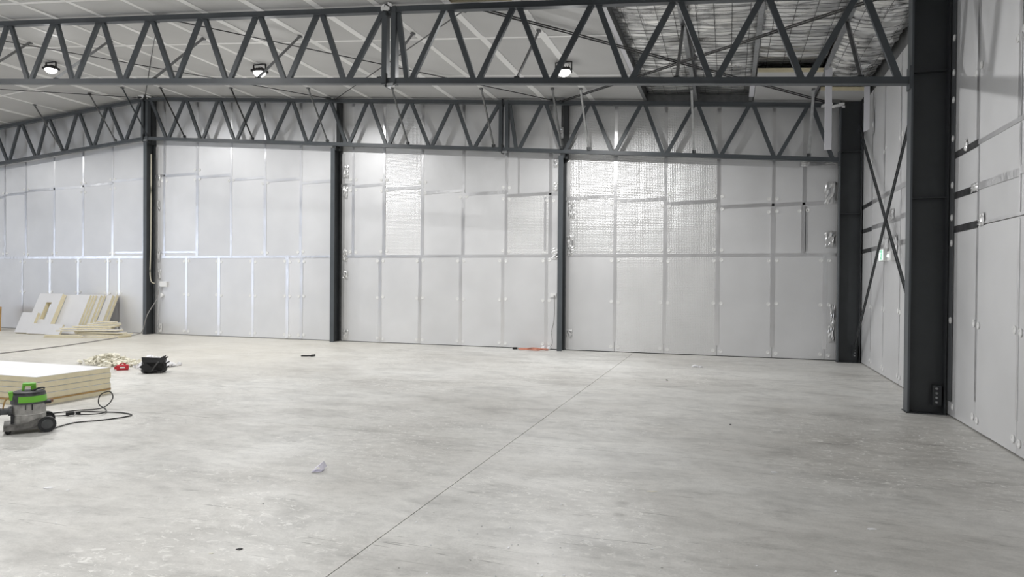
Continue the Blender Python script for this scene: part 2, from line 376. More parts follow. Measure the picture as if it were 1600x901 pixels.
# round washers: one shared mesh per wall
def ring_mesh(axis):
    m = MB(); n = 12
    prof = [(0.044, 0.0), (0.044, 0.008), (0.024, 0.010), (0.018, 0.004)]
    if axis == 'back': m.lathe(prof, n=n, ax=(1,0,0), ay=(0,0,1), az=(0,-1,0))
    else: m.lathe(prof, n=n, ax=(0,1,0), ay=(0,0,1), az=(-1,0,0))
    me = bpy.data.meshes.new('washer'); me.from_pydata(m.v, [], m.f); me.materials.append(M['washer']); return me
mb_, mr_ = ring_mesh('back'), ring_mesh('right')
for (u, z) in washer_pts:
    o = bpy.data.objects.new('washer', mb_); COL.objects.link(o); o.parent = wb; o.location = (u, -0.002, z)
for (y, z) in wr_pts:
    o = bpy.data.objects.new('washer', mr_); COL.objects.link(o); o.parent = wr; o.location = (-0.012 if 10.05 < y < 10.3 else -0.002, y, z)
# crumpled foil patches stuck beside the posts
def patch(u, z, w, h, wall, seed, mat='crinkle'):
    m = MB(); nx, nz_ = 7, 9; vs = []; fs = []
    for j in range(nz_):
        for i in range(nx):
            uu = u + (i/(nx-1)-0.5)*w*0.8 + random.uniform(-0.012, 0.012); zz = z + (j/(nz_-1)-0.5)*h + random.uniform(-0.012, 0.012)
            d = 0.012 + random.uniform(0, 0.02)*(0 < i < nx-1)*(0 < j < nz_-1)
            vs.append((uu, YW-d, zz) if wall == 'back' else (XR-d, uu, zz))
    for j in range(nz_-1):
        for i in range(nx-1): fs.append((j*nx+i, j*nx+i+1, (j+1)*nx+i+1, (j+1)*nx+i))
    m.add(vs, fs)
    o = m.build('foil_patch', M[mat], wb if wall == 'back' else wr); return o
for k, (u, z, w, h) in enumerate([(-16.72, 4.72, .14, .4), (-16.74, 3.95, .12, .3), (-16.74, 2.42, .16, .4), (-16.70, 1.85, .14, .3), (-16.66, .2, .16, .3),
    (-10.2, 4.72, .24, .36), (-10.2, 4.15, .2, .34), (-10.2, 2.42, .2, .36), (-10.2, 1.85, .24, .22), (-10.18, .2, .24, .28), (-10.55, 1.85, .1, .2), (-10.55, .12, .12, .2),
    (-3.76, 3.52, .22, .44), (-3.78, 2.72, .26, .3), (-3.78, 2.5, .2, .26), (-3.78, .42, .2, .2), (-4.16, 4.7, .2, .22), (-4.16, 4.1, .2, .22), (-4.17, 2.42, .22, .3),
    (-3.98, 5.45, .34, .28), (2.15, 3.75, .3, .5), (2.15, 2.72, .26, .36), (2.22, 1.0, .12, .5), (2.2, .6, .16, .4), (1.62, 4.46, .22, .18), (2.16, 4.45, .3, .12)]):
    patch(u, z, w, h, 'back', k)
for (y, z, w, h) in [(9.62, 3.42, .1, .14), (9.05, 2.46, .2, .14), (9.3, 2.86, .3, .1), (13.6, 2.95, .5, .2), (14.0, 2.42, .4, .3), (13.3, 2.4, .4, .34), (15.3, 5.0, .16, .5)]:
    patch(y, z, w, h, 'right', 0)

# ------------------------------------------------------------------ ceiling
def sheet(mb, xa, xb, y0, y1, off, t):
    cuts = [xa] + ([RIDGE] if xa < RIDGE < xb else []) + [xb]
    for a, b in zip(cuts[:-1], cuts[1:]):
        za, zb_ = zc(a)+off, zc(b)+off
        mb.hexa([(a,y0,za), (b,y0,zb_), (b,y1,zb_), (a,y1,za), (a,y0,za+t), (b,y0,zb_+t), (b,y1,zb_+t), (a,y1,za+t)])
cm = MB(); sheet(cm, XL-0.2, XR+0.25, YF-0.2, YW+0.25, 0.36, 0.05)
ceil = cm.build('ceiling', M['roof'], origin=(0, 0, 6)); tag(ceil, kind='structure')
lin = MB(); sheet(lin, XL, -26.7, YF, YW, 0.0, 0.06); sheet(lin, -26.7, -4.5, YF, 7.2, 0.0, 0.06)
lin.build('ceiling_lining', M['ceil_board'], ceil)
# purlin lines over the truss nodes
PUR = [1.72, 0.45, -0.76, -1.99, -3.25, -4.47, -5.72, -6.90, -8.15, -9.36, -10.58, -11.86, -13.05, -14.28, -15.50, -16.70, -17.9, -19.1, -20.3, -21.55, -22.8, -24.0, -25.3, -26.7]
ROWS = [7.2, 9.6, 12.03, 14.45, YW]
for i in range(3, len(PUR)-1):
    xa, xb = PUR[i+1], PUR[i]
    for j in range(4):
        y0, y1 = ROWS[j], ROWS[j+1]
        if xb > -4.4:
            if j == 0: continue
            if j == 1: y0 = 10.36
        m = MB(); g = 0.004
        parts = [(xa, xb)] if not (xa < RIDGE < xb) else [(xa, RIDGE), (RIDGE, xb)]
        for a, b in parts:
            d = random.uniform(-0.002, 0.002); za, zb_ = zc(a)+d, zc(b)+d
            m.hexa([(a+g,y0+g,za), (b-g,y0+g,zb_), (b-g,y1-g,zb_), (a+g,y1-g,za), (a+g,y0+g,za+.06), (b-g,y0+g,zb_+.06), (b-g,y1-g,zb_+.06), (a+g,y1-g,za+.06)])
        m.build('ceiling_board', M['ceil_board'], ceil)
        if xb > -4.4 and j == 1:
            m = MB(); m.hexa([(xa+.05,y0-.012,zc(xa)+.002), (xb-.05,y0-.012,zc(xb)+.002), (xb-.05,y0+.004,zc(xb)+.002), (xa+.05,y0+.004,zc(xa)+.002), (xa+.05,y0-.012,zc(xa)+.06), (xb-.05,y0-.012,zc(xb)+.06), (xb-.05,y0+.004,zc(xb)+.06), (xa+.05,y0+.004,zc(xa)+.06)])
            m.build('foam_edge', M['foam'], ceil)
for x in PUR[4:-1]:
    y0 = 7.2 if x < -4.4 else 10.2
    n = 8; w = random.uniform(0.11, 0.15); m = MB(); off = 0
    for k in range(n):
        ya = y0+(YW-y0)*k/n; yb = y0+(YW-y0)*(k+1)/n; ww = w*random.uniform(0.85, 1.1); off = random.uniform(-0.02, 0.02)
        m.hexa([(x+off-ww/2,ya,zc(x-ww/2)-.007), (x+off+ww/2,ya,zc(x+ww/2)-.007), (x+off+ww/2,yb,zc(x+ww/2)-.007), (x+off-ww/2,yb,zc(x-ww/2)-.007),
                (x+off-ww/2,ya,zc(x-ww/2)-.001), (x+off+ww/2,ya,zc(x+ww/2)-.001), (x+off+ww/2,yb,zc(x+ww/2)-.001), (x+off-ww/2,yb,zc(x-ww/2)-.001)])
    m.build('ceiling_tape', M['tape_ceiling'], ceil)
for y in (9.6, 12.03, 14.45):
    for i in range(3, len(PUR)-1):
        xa, xb = PUR[i+1], PUR[i]
        if y < 10 and xb > -4.4: continue
        m = MB()
        parts = [(xa, xb)] if not (xa < RIDGE < xb) else [(xa, RIDGE), (RIDGE, xb)]
        for a, b in parts:
            m.hexa([(a,y-.04,zc(a)-.006), (b,y-.04,zc(b)-.006), (b,y+.04,zc(b)-.006), (a,y+.04,zc(a)-.006), (a,y-.04,zc(a)-.001), (b,y-.04,zc(b)-.001), (b,y+.04,zc(b)-.001), (a,y+.04,zc(a)-.001)])
        m.build('ceiling_tape', M['tape_ceiling'], ceil)
# the few boards already up in the unfinished corner, foam edge towards the room
for (xa, xb, y0, y1) in ((0.50, 1.70, 14.30, YW), (1.80, 2.70, 15.62, YW)):
    m = MB(); m.hexa([(xa,y0,zc(xa)), (xb,y0,zc(xb)), (xb,y1,zc(xb)), (xa,y1,zc(xa)), (xa,y0,zc(xa)+.08), (xb,y0,zc(xb)+.08), (xb,y1,zc(xb)+.08), (xa,y1,zc(xa)+.08)])
    m.build('ceiling_board', M['ceil_board'], ceil)
    m = MB(); m.hexa([(xa,y0-.012,zc(xa)+.003), (xb,y0-.012,zc(xb)+.003), (xb,y0,zc(xb)+.003), (xa,y0,zc(xa)+.003), (xa,y0-.012,zc(xa)+.08), (xb,y0-.012,zc(xb)+.08), (xb,y0,zc(xb)+.08), (xa,y0,zc(xa)+.08)])
    m.build('foam_edge', M['foam'], ceil)

# exposed purlins (Z section) in the unfinished corner
def purlin(x, label, y0=4.0, white=None, web='steel_dark'):
    t = thing('roof_purlin', (x, y0, zc(x)+0.03), label, 'purlin', 'exposed roof purlins')
    h0, h1 = zc(x)+0.03, zc(x)+0.24
    MB().box(x-0.004, x+0.004, y0, YW, h0, h1).build('web', M[web], t)  # dark web colour stands in for the shaded side of galvanised steel
    MB().box(x-0.075, x+0.004, y0, YW, h0-0.005, h0).build('bottom_flange', M['galv'], t)
    MB().box(x-0.004, x+0.075, y0, YW, h1, h1+0.005).build('top_flange', M['galv'], t)
    if white: MB().box(x-0.085, x+0.02, white[0], white[1], h0-0.014, h0-0.0055).build('white_facing_strip', M['lilac'], t)
purlin(-1.93, 'galvanised roof purlin with white strip along the edge of the finished ceiling', white=(10.5, 14.6))
purlin(-0.74, 'bare galvanised roof purlin between two foil blanket bays, left of centre')
purlin(0.47, 'galvanised roof purlin whose far end carries a short white strip', white=(15.0, 16.2), web='galv')
purlin(1.76, 'galvanised roof purlin nearest the right wall under crumpled foil', web='galv')
# foil blankets and safety wires between purlins
def blanket(xa, xb, label, y0=4.0, amp=0.055, sag=0.03):
    t = thing('foil_blanket', ((xa+xb)/2, y0, zc((xa+xb)/2)+0.2), label, 'insulation', 'foil roof blankets')
    nx, ny = 22, 230; vs = []; fs = []
    for j in range(ny+1):
        y = y0+(YW-y0)*j/ny
        for i in range(nx+1):
            u = i/nx; x = xa+(xb-xa)*u
            d = noise.noise(Vector((x*1.3, y*9.0, xa))) + 0.6*noise.noise(Vector((x*3.5, y*16.0, 4+xa)))
            z = zc(x)+0.235 - sag*4*u*(1-u) + amp*d
            vs.append((x, y, min(z, zc(x)+0.33)))
    for j in range(ny):
        for i in range(nx): a = j*(nx+1)+i; fs.append((a, a+nx+1, a+nx+2, a+1))
    MB().add(vs, fs).build('foil_sheet', M['blanket'], t, smooth=True)
    n = max(2, round((xb-xa)/0.3))
    for k in range(n):
        x = xa+(xb-xa)*(k+0.5)/n; u = (k+.5)/n
        MB().tube([(x, y0, zc(x)+0.19-sag*3*u*(1-u)), (x, YW, zc(x)+0.19-sag*3*u*(1-u))], 0.004, 4).build('safety_wire', M['rod'], t)
    m = MB(); y = y0
    while y < YW:
        m.tube([(xa+(xb-xa)*q/4, y, zc(xa+(xb-xa)*q/4)+0.192-sag*3*(q/4)*(1-q/4)) for q in range(5)], 0.0035, 4); y += 0.16
    tag(m.build('cross_wires', M['rod'], t), kind='stuff')
blanket(-1.90, -0.78, 'silver foil roof blanket beside the finished ceiling boards')
blanket(-0.70, 0.43, 'silver foil roof blanket in the middle of the unfinished roof')
blanket(0.51, 1.72, 'silver foil roof blanket above the short board with yellow edge')
blanket(1.80, 2.72, 'crumpled dark silver foil hanging at the right wall', amp=0.085, sag=0.1)
blanket(-4.4, -1.96, 'silver foil roof blanket on the camera side of the near truss', y0=3.0) if False else None

# ------------------------------------------------------------------ trusses
def truss(y, label, mat):
    xr = 2.30; xl = 2*RIDGE - xr
    t = thing('roof_truss', (RIDGE, y, zbt(RIDGE)), label, 'truss', 'roof trusses')
    hw = 0.048
    for a, b in ((RIDGE, xr), (xl, RIDGE)):
        for nm, base, h in (('top_chord', lambda x: zt(x)-0.09, 0.09), ('bottom_chord', zbt, 0.088)):
            m = MB(); za, zb_ = base(a), base(b)
            m.hexa([(a,y-hw,za), (b,y-hw,zb_), (b,y+hw,zb_), (a,y+hw,za), (a,y-hw,za+h), (b,y-hw,zb_+h), (b,y+hw,zb_+h), (a,y+hw,za+h)])
            # lip of the lower flange
            m.hexa([(a,y-hw-.012,za-.008), (b,y-hw-.012,zb_-.008), (b,y+hw+.012,zb_-.008), (a,y+hw+.012,za-.008), (a,y-hw-.012,za), (b,y-hw-.012,zb_), (b,y+hw+.012,zb_), (a,y+hw+.012,za)])
            m.build(nm, mat, t)
    def web(xb, xt, w=0.085):
        p = Vector((xb, y, zbt(xb)+0.075)); q = Vector((xt, y, zt(xt)-0.075))
        MB().bar(p, q, 0.06, w).build('diagonal', mat, t)
    bot = [2.19, 0.985, -0.24, -1.465, -2.69, -3.91, -5.11, -6.31, -7.51, -8.77, -9.98, -11.24, -12.49, -13.70, -14.90, -16.17]
    top = [1.68, 0.45, -0.77, -1.99, -3.25, -4.43, None, -6.84, -8.12, -9.34, -10.57, -11.80, -13.00, -14.28, -15.50]
    g = 0.05
    for side in (0, 1):
        X = (lambda x: x) if side == 0 else (lambda x: 2*RIDGE - x)
        s = 1 if side == 0 else -1
        for k in range(15):
            if top[k] is None:
                web(X(bot[k]-g*0.8), X(-5.33)); web(X(bot[k+1]+g), X(-5.60)); continue
            web(X(bot[k]-g), X(top[k]+g)); web(X(bot[k+1]+g), X(top[k]-g))
        web(X(-16.17-g), X(-16.80))
    for xv in (-5.47, 2*RIDGE+5.47, RIDGE):
        for dx in (-0.085, 0.085):
            x = xv+dx
            MB().box(x-0.045, x+0.045, y-0.06, y+0.06, zbt(x)-0.02, zt(x)+0.0).build('splice_post', mat, t)
        x = xv-0.04
        MB().box(x-0.012, x+0.012, y-0.085, y+0.085, zbt(x)-0.07, zbt(x)+0.16).build('splice_plate', M['steel_dark'], t)
        MB().box(x-0.012, x+0.012, y-0.085, y+0.085, zt(x)-0.15, zt(x)+0.025).build('splice_plate', M['steel_dark'], t)
        MB().box(xv-0.04, xv+0.10, y-0.075, y-0.03, zbt(xv)-0.055, zbt(xv)-0.01).build('bolt_cluster', M['galv'], t)
    MB().box(2.262, 2.292, y-0.09, y+0.09, zbt(2.25)-0.08, zbt(2.25)+0.22).build('end_plate', mat, t)
    return t
truss(YN, 'charcoal steel roof truss spanning the hall in front, nearest the camera', M['steel'])
truss(YB, 'charcoal steel roof truss with a ridge, standing against the foil back wall', M['steel'])
# crumpled white tape at the ridge and on the near splice
m = MB(); 
for k in range(9):
    x = RIDGE + random.uniform(-.2, .2); m.obox((x, YB-.09+random.uniform(-.03, .03), zt(x)+random.uniform(-.05, .04)), (1, random.uniform(-.4, .4), random.uniform(-.3, .3)), (0, 1, .2), (0, -.2, 1), .16, .03, .05)
tag(m.build('crumpled_tape', M['tape_ceiling']), 'crumpled white tape at the ridge of the far truss', 'tape')
m = MB()
for k in range(5):
    x = -5.5 + random.uniform(-.06, .1); m.obox((x, YN-.09, zt(x)+random.uniform(-.06, .03)), (1, random.uniform(-.4, .4), random.uniform(-.6, .6)), (0, 1, .2), (0, -.2, 1), .07, .03, .05)
tag(m.build('crumpled_tape', M['tape_ceiling']), 'scrap of white tape on top of the near truss splice', 'tape')

# ------------------------------------------------------------------ columns on the right wall
def hcol(y, label, zs):
    t = thing('steel_column', (2.52, y, 0), label, 'column', 'columns along the right wall')
    zt_ = 5.70
    MB().box(2.285, 2.310, y-0.11, y+0.11, 0.012, zt_).build('inner_flange', M['steel'], t)
    MB().box(2.310, 2.715, y-0.007, y+0.007, 0.012, zt_).build('web', M['steel_dark'], t)  # web and outer flange coloured darker to paint in their unlit side
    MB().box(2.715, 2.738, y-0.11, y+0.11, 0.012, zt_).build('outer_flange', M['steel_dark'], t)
    for z in zs: MB().box(2.310, 2.715, y-0.10, y+0.10, z-0.006, z+0.006).build('stiffener', M['steel_dark'], t)
    MB().box(2.27, 2.745, y-0.13, y+0.13, 0.0, 0.012).build('base_plate', M['steel_dark'], t)
    c = MB(); c.obox((2.64, y-0.05, 0.25), (1,0,0), (0,1,0), (0,0,1), 0.10, 0.09, 0.26)
    cl = c.build('brace_cleat', M['steel_dark'], t)
    for dz in (0.16, 0.22, 0.28, 0.34):
        MB().lathe([(0.018, 0), (0.018, 0.02), (0.01, 0.03)], c=(2.63, y-0.095, dz), n=6, ax=(1,0,0), ay=(0,0,1), az=(0,-1,0)).build('bolt', M['galv'], cl)
    return t
hcol(YN+0.03, 'dark H-section steel column nearest the camera on the right', (2.86, 4.53))
hcol(YB+0.05, 'dark H-section steel column in the far right corner', (3.25, 4.60))
# end wall posts
def post(x, label, w=0.125):
    t = thing('wall_post', (x, YB, 0), label, 'post', 'steel posts on the back wall')
    z1 = zbt(x)-0.01; y0 = YB-0.06
    MB().box(x-w/2, x+w/2, y0, y0+0.012, 0, z1-0.06).build('front_flange', M['steel'], t)
    MB().box(x-0.006, x+0.006, y0+0.012, YW-0.03, 0, z1-0.06).build('web', M['steel_dark'], t)  # parts behind the front flange coloured darker for the shade they stand in
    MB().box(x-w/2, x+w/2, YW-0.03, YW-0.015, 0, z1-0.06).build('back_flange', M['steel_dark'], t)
    MB().box(x+0.02, x+0.02+w*0.9, YB+0.09, YW-0.02, z1-0.12, zt(x)).build('upper_post', M['steel_dark'], t)
    MB().box(x-0.02, x+0.09, y0+0.02, YB+0.10, z1-0.12, z1).build('chord_bracket', M['steel_dark'], t)
    return t
post(-16.97, 'steel wall post under the truss ridge, with a cable running down it')
post(-10.42, 'steel wall post in the middle, second from the left')
post(-3.97, 'steel wall post beside the power outlet and orange cord')

# ------------------------------------------------------------------ fly braces
def fly(p, q, mat, label, group):
    t = thing('fly_brace', p, label, 'brace', group)
    p = Vector(p); q = Vector(q); d = (q-p).normalized(); a = Vector((1,0,0))
    m = MB(); m.bar(p, q, 0.05, 0.005, (1,0,0)); n = d.cross(a).normalized()
    m.bar(p+a*0.024-n*0.024, q+a*0.024-n*0.024, 0.005, 0.05, (1,0,0)); m.build('angle_bar', mat, t)
    MB().obox(p+d*0.02, (1,0,0), (0,1,0), (0,0,1), 0.08, 0.05, 0.06).build('end_cleat', M['steel_dark'], t)
    MB().obox(q-d*0.02, (1,0,0), (0,1,0), (0,0,1), 0.07, 0.08, 0.03).build('purlin_cleat', M['galv_grey'], t)
near_x = [(-15.5, 'far left'), (-13.1, 'at the left edge lamp'), (-10.57, 'above the back wall ridge'), (-8.2, 'beside the middle floodlight'), (-5.72, 'beside the splice posts'), (-3.26, 'beside the right floodlight'), (-0.77, 'under the bare foil blanket'), (1.70, 'nearest the right wall')]
for x, w in near_x:
    fly((x, YN+0.08, zbt(x)+0.10), (x, 11.68, zc(x)-0.015 if x < -1 else zc(x)+0.02), M['galv_grey'], 'grey fly brace rising behind the near truss, ' + w, 'fly braces of the near truss')
for x, w, mt in [(-20.3, 'left of the ridge, outermost', 'galv_grey'), (-18.1, 'left of the ridge', 'galv_grey'), (-16.85, 'at the ridge post', 'steel'), (-15.45, 'first right of the ridge', 'rod'), (-13.03, 'second right of the ridge', 'rod'),
      (-10.57, 'beside the middle wall post', 'galv_grey'), (-8.12, 'in front of the brightest left board', 'galv_grey'), (-5.72, 'left of the splice posts', 'galv_grey'), (-3.95, 'at the wall post by the outlet', 'galv_grey'), (-3.28, 'right of the wall post by the outlet', 'galv'), (-0.80, 'under the bare foil blanket', 'galv'), (1.66, 'beside the hanging white strip', 'galv')]:
    fly((x, YB-0.08, zbt(x)+0.10), (x-0.02, 15.42, zc(x)-0.015), M[mt], ('dark' if mt in ('rod', 'steel') else 'grey') + ' fly brace dropping to the far truss, ' + w, 'fly braces of the far truss')
# roof bracing rods in the plane of the top chords
def rod(a, b, label, n=1, gap=0.075, group='roof bracing rods'):
    t = thing('bracing_rod', a, label, 'rod', group)
    a = Vector(a); b = Vector(b); s = Vector((0, 0, 1)).cross((b-a)).normalized()*gap
    for k in range(n):
        o = s*(k-(n-1)/2)
        MB().tube([a+o, b+o], 0.011 if n == 1 else 0.013, 6).build('rod', M['rod'], t)
    for p in (a, b):
        d = (b-a).normalized()*(1 if p == a else -1)
        MB().obox(p+d*0.03, d, s, (0,0,1), 0.12, 0.09, 0.05).build('end_cleat', M['steel_dark'], t)
def zr(x): return zc(x)-0.075
def R3(xa, xb, la, lb, n):
    rod((xa, YN+0.09, zr(xa)), (xb, YB-0.09, zr(xb)), la, n)
    rod((xb, YN+0.09, zr(xb)-0.03), (xa, YB-0.09, zr(xa)-0.03), lb, n)
R3(-4.0, 2.05, 'pair of black roof rods running right towards the far corner column', 'pair of black roof rods running from the near column to the far wall post', 2)
R3(-10.35, -4.15, 'single black roof rod crossing right behind the near splice', 'single black roof rod crossing left behind the near splice', 1)
R3(-16.95, -10.5, 'single black roof rod at the left above the left floodlight', 'single black roof rod seen upright above the ridge post', 1)
rod((-23.3, YN+0.09, zr(-23.3)), (-17.1, YB-0.09, zr(-17.1)), 'single black roof rod left of the ridge', 1)
# cross bracing on the right wall
def wbrace(ya, za, yb, zb_, x, label):
    t = thing('wall_brace', (x, ya, za), label, 'brace', 'cross braces on the right wall')
    d = Vector((0, yb-ya, zb_-za)).normalized(); s = Vector((1,0,0)).cross(d)
    for k in (-1, 1):
        o = s*0.035*k
        MB().bar(Vector((x, ya, za))+o, Vector((x, yb, zb_))+o, 0.025, 0.022, (1,0,0)).build('brace_bar', M['steel_dark'], t)
    for (y, z) in ((ya, za), (yb, zb_)): MB().obox((x, y, z), d, (1,0,0), s, 0.22, 0.02, 0.12).build('gusset', M['steel_dark'], t)
wbrace(16.25, 0.30, 10.55, 5.2, 2.60, 'double flat bar brace rising from the far column foot to the near column')
wbrace(16.25, 5.05, 10.55, 0.35, 2.66, 'double flat bar brace falling from the far column top to the near column foot')

# ------------------------------------------------------------------ floodlights
def floodlight(x, y, label, power, group='floodlights under the ceiling', tilt=8.0):
    z = zc(x); t = thing('floodlight', (x, y, z-0.34), label, 'lamp', group)
    hz = z-0.17
    h = MB(); h.box(x-0.15, x+0.15, y-0.13, y+0.13, hz-0.03, hz+0.02)
    for k in range(6): xx = x-0.11+k*0.044; h.box(xx-0.006, xx+0.006, y-0.09, y+0.09, hz+0.02, hz+0.06)
    h.build('housing', M['black'], t)
    b = MB()
    b.box(x-0.175, x-0.16, y-0.02, y+0.02, hz-0.02, z-0.012); b.box(x+0.16, x+0.175, y-0.02, y+0.02, hz-0.02, z-0.012); b.box(x-0.175, x+0.175, y-0.02, y+0.02, z-0.022, z-0.008)
    b.build('bracket', M['black'], t)
    L = MB(); n = 6; prof = [(0.14*math.cos(a*math.pi/2/n), -0.10*math.sin(a*math.pi/2/n)) for a in range(n+1)]
    prof[-1] = (0.004, -0.10)
    L.lathe([(r, -zz) for r, zz in prof], c=(x, y, hz-0.031), n=18, ax=(1,0,0), ay=(0,-1,0), az=(0,0,-1)).build('lens', M['lens'], t, smooth=True)
    ld = bpy.data.lights.new('flood_lamp', 'AREA'); ld.shape = 'DISK'; ld.size = 0.22; ld.energy = power; ld.color = (1.0, 0.995, 0.985)
    lo = bpy.data.objects.new('flood_lamp', ld); COL.objects.link(lo); lo.parent = t
    lo.location = (0, 0, hz-0.145-(z-0.34)); lo.rotation_euler = (math.radians(-tilt), 0, 0)
floodlight(-3.24, 13.5, 'lit floodlight under the ceiling above the right wall post, brightest', LAMP_W*1.25)
floodlight(-10.56, 13.45, 'lit floodlight under the ceiling near the middle wall post', LAMP_W*1.12)
floodlight(-16.68, 13.1, 'lit floodlight under the ceiling near the ridge, leftmost', LAMP_W*1.08)
for (x, y, p) in ((-10.4, 6.9, 1.15), (-17.5, 6.9, .85), (-10.6, 1.0, .6), (-24.5, 13.1, .8), (-24.5, 4.0, 1), (-3.8, 2.6, 1.15)):  # unseen lamps, placed and powered to balance floor and wall brightness
    floodlight(x, y, 'unseen floodlight assumed under the ceiling outside the picture', LAMP_W*p, 'unseen floodlights outside the picture')

# ------------------------------------------------------------------ hanging white strips, sign, outlet, cables
t = MB().box(1.72, 1.84, 14.22, 14.26, 4.28, zc(1.75)+0.06)
tag(t.build('hanging_strip', M['lilac'], bevel=0.003), 'long white strip hanging upright from the board beside the near truss', 'strip', 'hanging white strips')
t = MB().prism([(2.56, 15.20, 4.78), (2.66, 15.20, 4.83), (2.66, 15.20, zc(2.6)-0.02), (2.56, 15.20, zc(2.6)-0.02)], (0, 0.04, 0))
tag(t.build('hanging_strip', M['lilac'], bevel=0.003), 'shorter white strip hanging by the far corner column with a slanted end', 'strip', 'hanging white strips')
m = MB()
for k in range(12): m.obox((2.05+random.uniform(-.12, .3), YB-.06+random.uniform(-.03, .03), 5.62+random.uniform(-.03, .03)), (1, random.uniform(-.3, .3), random.uniform(-.3, .3)), (0, 1, .3), (0, -.3, 1), .12, .03, .05)
tag(m.build('crumpled_tape', M['crinkle']), 'crumpled foil on top of the far corner column', 'tape')

t = thing('exit_sign', (XR, 14.08, 2.14), 'lit green and white exit sign box on the right wall', 'sign')
MB().box(XR-0.075, XR-0.008, 13.88, 14.28, 2.14, 2.37).build('sign_box', M['washer'], t, bevel=0.004)
f = MB().box(XR-0.079, XR-0.0755, 13.90, 14.26, 2.16, 2.35).build('sign_face', M['sign_white'], t)
MB().box(XR-0.082, XR-0.0795, 13.99, 14.12, 2.17, 2.34).build('green_panel', M['sign_green'], f)
pm = MB(); px = XR-0.0845
pm.lathe([(0.011, 0), (0.011, 0.002)], c=(px+.001, 14.045, 2.315), n=8, ax=(0,1,0), ay=(0,0,1), az=(-1,0,0))
for (a, b) in (((14.05, 2.30), (14.06, 2.25)), ((14.06, 2.25), (14.03, 2.215)), ((14.03, 2.215), (14.045, 2.185)), ((14.06, 2.25), (14.09, 2.225)), ((14.05, 2.29), (14.02, 2.27)), ((14.05, 2.29), (14.085, 2.275))):
    pm.bar((px, a[0], a[1]), (px, b[0], b[1]), 0.003, 0.012, (1,0,0))
pm.build('running_figure', M['sign_white'], f)
t = thing('junction_box', (XR, 13.42, 2.13), 'small white emergency light box right of the exit sign', 'box')
MB().box(XR-0.08, XR-0.008, 13.28, 13.55, 2.13, 2.30).build('box_body', M['washer'], t, bevel=0.01)
MB().lathe([(0.03, 0), (0.03, 0.02), (0.015, 0.03)], c=(XR-0.08, 13.42, 2.215), n=12, ax=(0,1,0), ay=(0,0,1), az=(-1,0,0)).build('lamp_dome', M['sign_white'], t)

t = thing('power_outlet', (-4.2, YW, 1.30), 'white double power outlet on the back wall with a thin cord', 'outlet')
MB().box(-4.275, -4.125, YW-0.045, YW-0.008, 1.33, 1.42).build('outlet_body', M['washer'], t, bevel=0.005)
MB().box(-4.185, -4.155, YW-0.075, YW-0.045, 1.34, 1.37).build('plug', M['cable_grey'], t)
tag(MB().tube(spline([(-4.17, YW-0.06, 1.335), (-4.165, YW-0.04, 1.0), (-4.19, YW-0.03, 0.7), (-4.24, YW-0.03, 0.45), (-4.22, YW-0.04, 0.15), (-4.35, YW-0.10, 0.012), (-4.5, YW-0.2, 0.012)], 6), 0.007, 5).build('outlet_cord', M['cable_grey']), 'thin grey cord hanging from the power outlet to the floor', 'cord')
pts = []
for k in range(60):
    a = k*0.42; r = 0.20+0.06*math.sin(k*1.7); pts.append((-4.62+1.5*r*math.cos(a), YW-0.34+r*0.9*math.sin(a), 0.012+0.0006*k))
tag(MB().tube(spline(pts, 2), 0.0065, 5).build('extension_cord', M['orange']), 'orange extension cord coiled on the floor below the power outlet', 'cord')
t = thing('cord_reel_socket', (-5.12, YW-0.3, 0), 'small dark socket lying at the left end of the orange cord', 'socket')
MB().obox((-5.12, YW-0.3, 0.03), (1,.2,0), (-.2,1,0), (0,0,1), 0.12, 0.06, 0.05).build('socket_body', M['black'], t, bevel=0.008)
MB().obox((-5.04, YW-0.285, 0.03), (1,.2,0), (-.2,1,0), (0,0,1), 0.05, 0.03, 0.03).build('socket_neck', M['cable_grey'], t)
for k, (x, z) in enumerate([(-4.45, 0.05), (-4.3, 0.05)]):
    mm = MB().lathe([(0.02, 0), (0.05, 0.03), (0.035, 0.07), (0.01, 0.08)], c=(x, YW-0.06, 0), n=7)
    tag(mm.build('crumpled_paper', M['scrap_white']), 'crumpled white paper by the orange cord, ' + ('left one' if k == 0 else 'right one'), 'paper', 'paper scraps by the orange cord')
# conduit and boxes on the left post
xp = -16.80
tag(MB().tube(spline([(xp-0.02, YB+0.03, 5.5), (xp-0.02, YB+0.03, 4.0), (xp-0.03, YB+0.03, 2.6), (xp-0.05, YB+0.03, 1.9), (xp+0.0, YB+0.03, 1.62), (xp+0.06, YB+0.1, 1.56)], 6), 0.017, 6).build('conduit_cable', M['cable_cream']), 'cream cable running down the right side of the left wall post', 'cable')
t = thing('socket_box', (xp+0.28, YW, 1.45), 'white socket box beside the left wall post', 'outlet')
MB().box(xp+0.16, xp+0.42, YW-0.07, YW-0.01, 1.46, 1.62).build('socket_body', M['washer'], t, bevel=0.006)
MB().prism([(xp+0.18, YW-0.05, 1.12), (xp+0.30, YW-0.05, 1.20), (xp+0.18, YW-0.05, 1.28)], (0, 0.03, 0)).build('tag', M['washer'], t)
tag(MB().tube(spline([(xp+0.14, YW-0.06, 1.5), (xp+0.12, YW-0.12, 1.1), (xp-0.02, YB-0.10, 0.6), (xp-0.18, YB-0.12, 0.12), (-17.05, 16.15, 0.014), (-16.85, 15.7, 0.014), (-16.2, 14.0, 0.014), (-15.72, 12.53, 0.014), (-15.45, 11.0, 0.014), (-15.3, 9.4, 0.014), (-15.6, 8.0, 0.014)], 8), 0.013, 5).build('floor_cable', M['cable_grey']), 'dark cable trailing across the floor from the left wall post', 'cable')

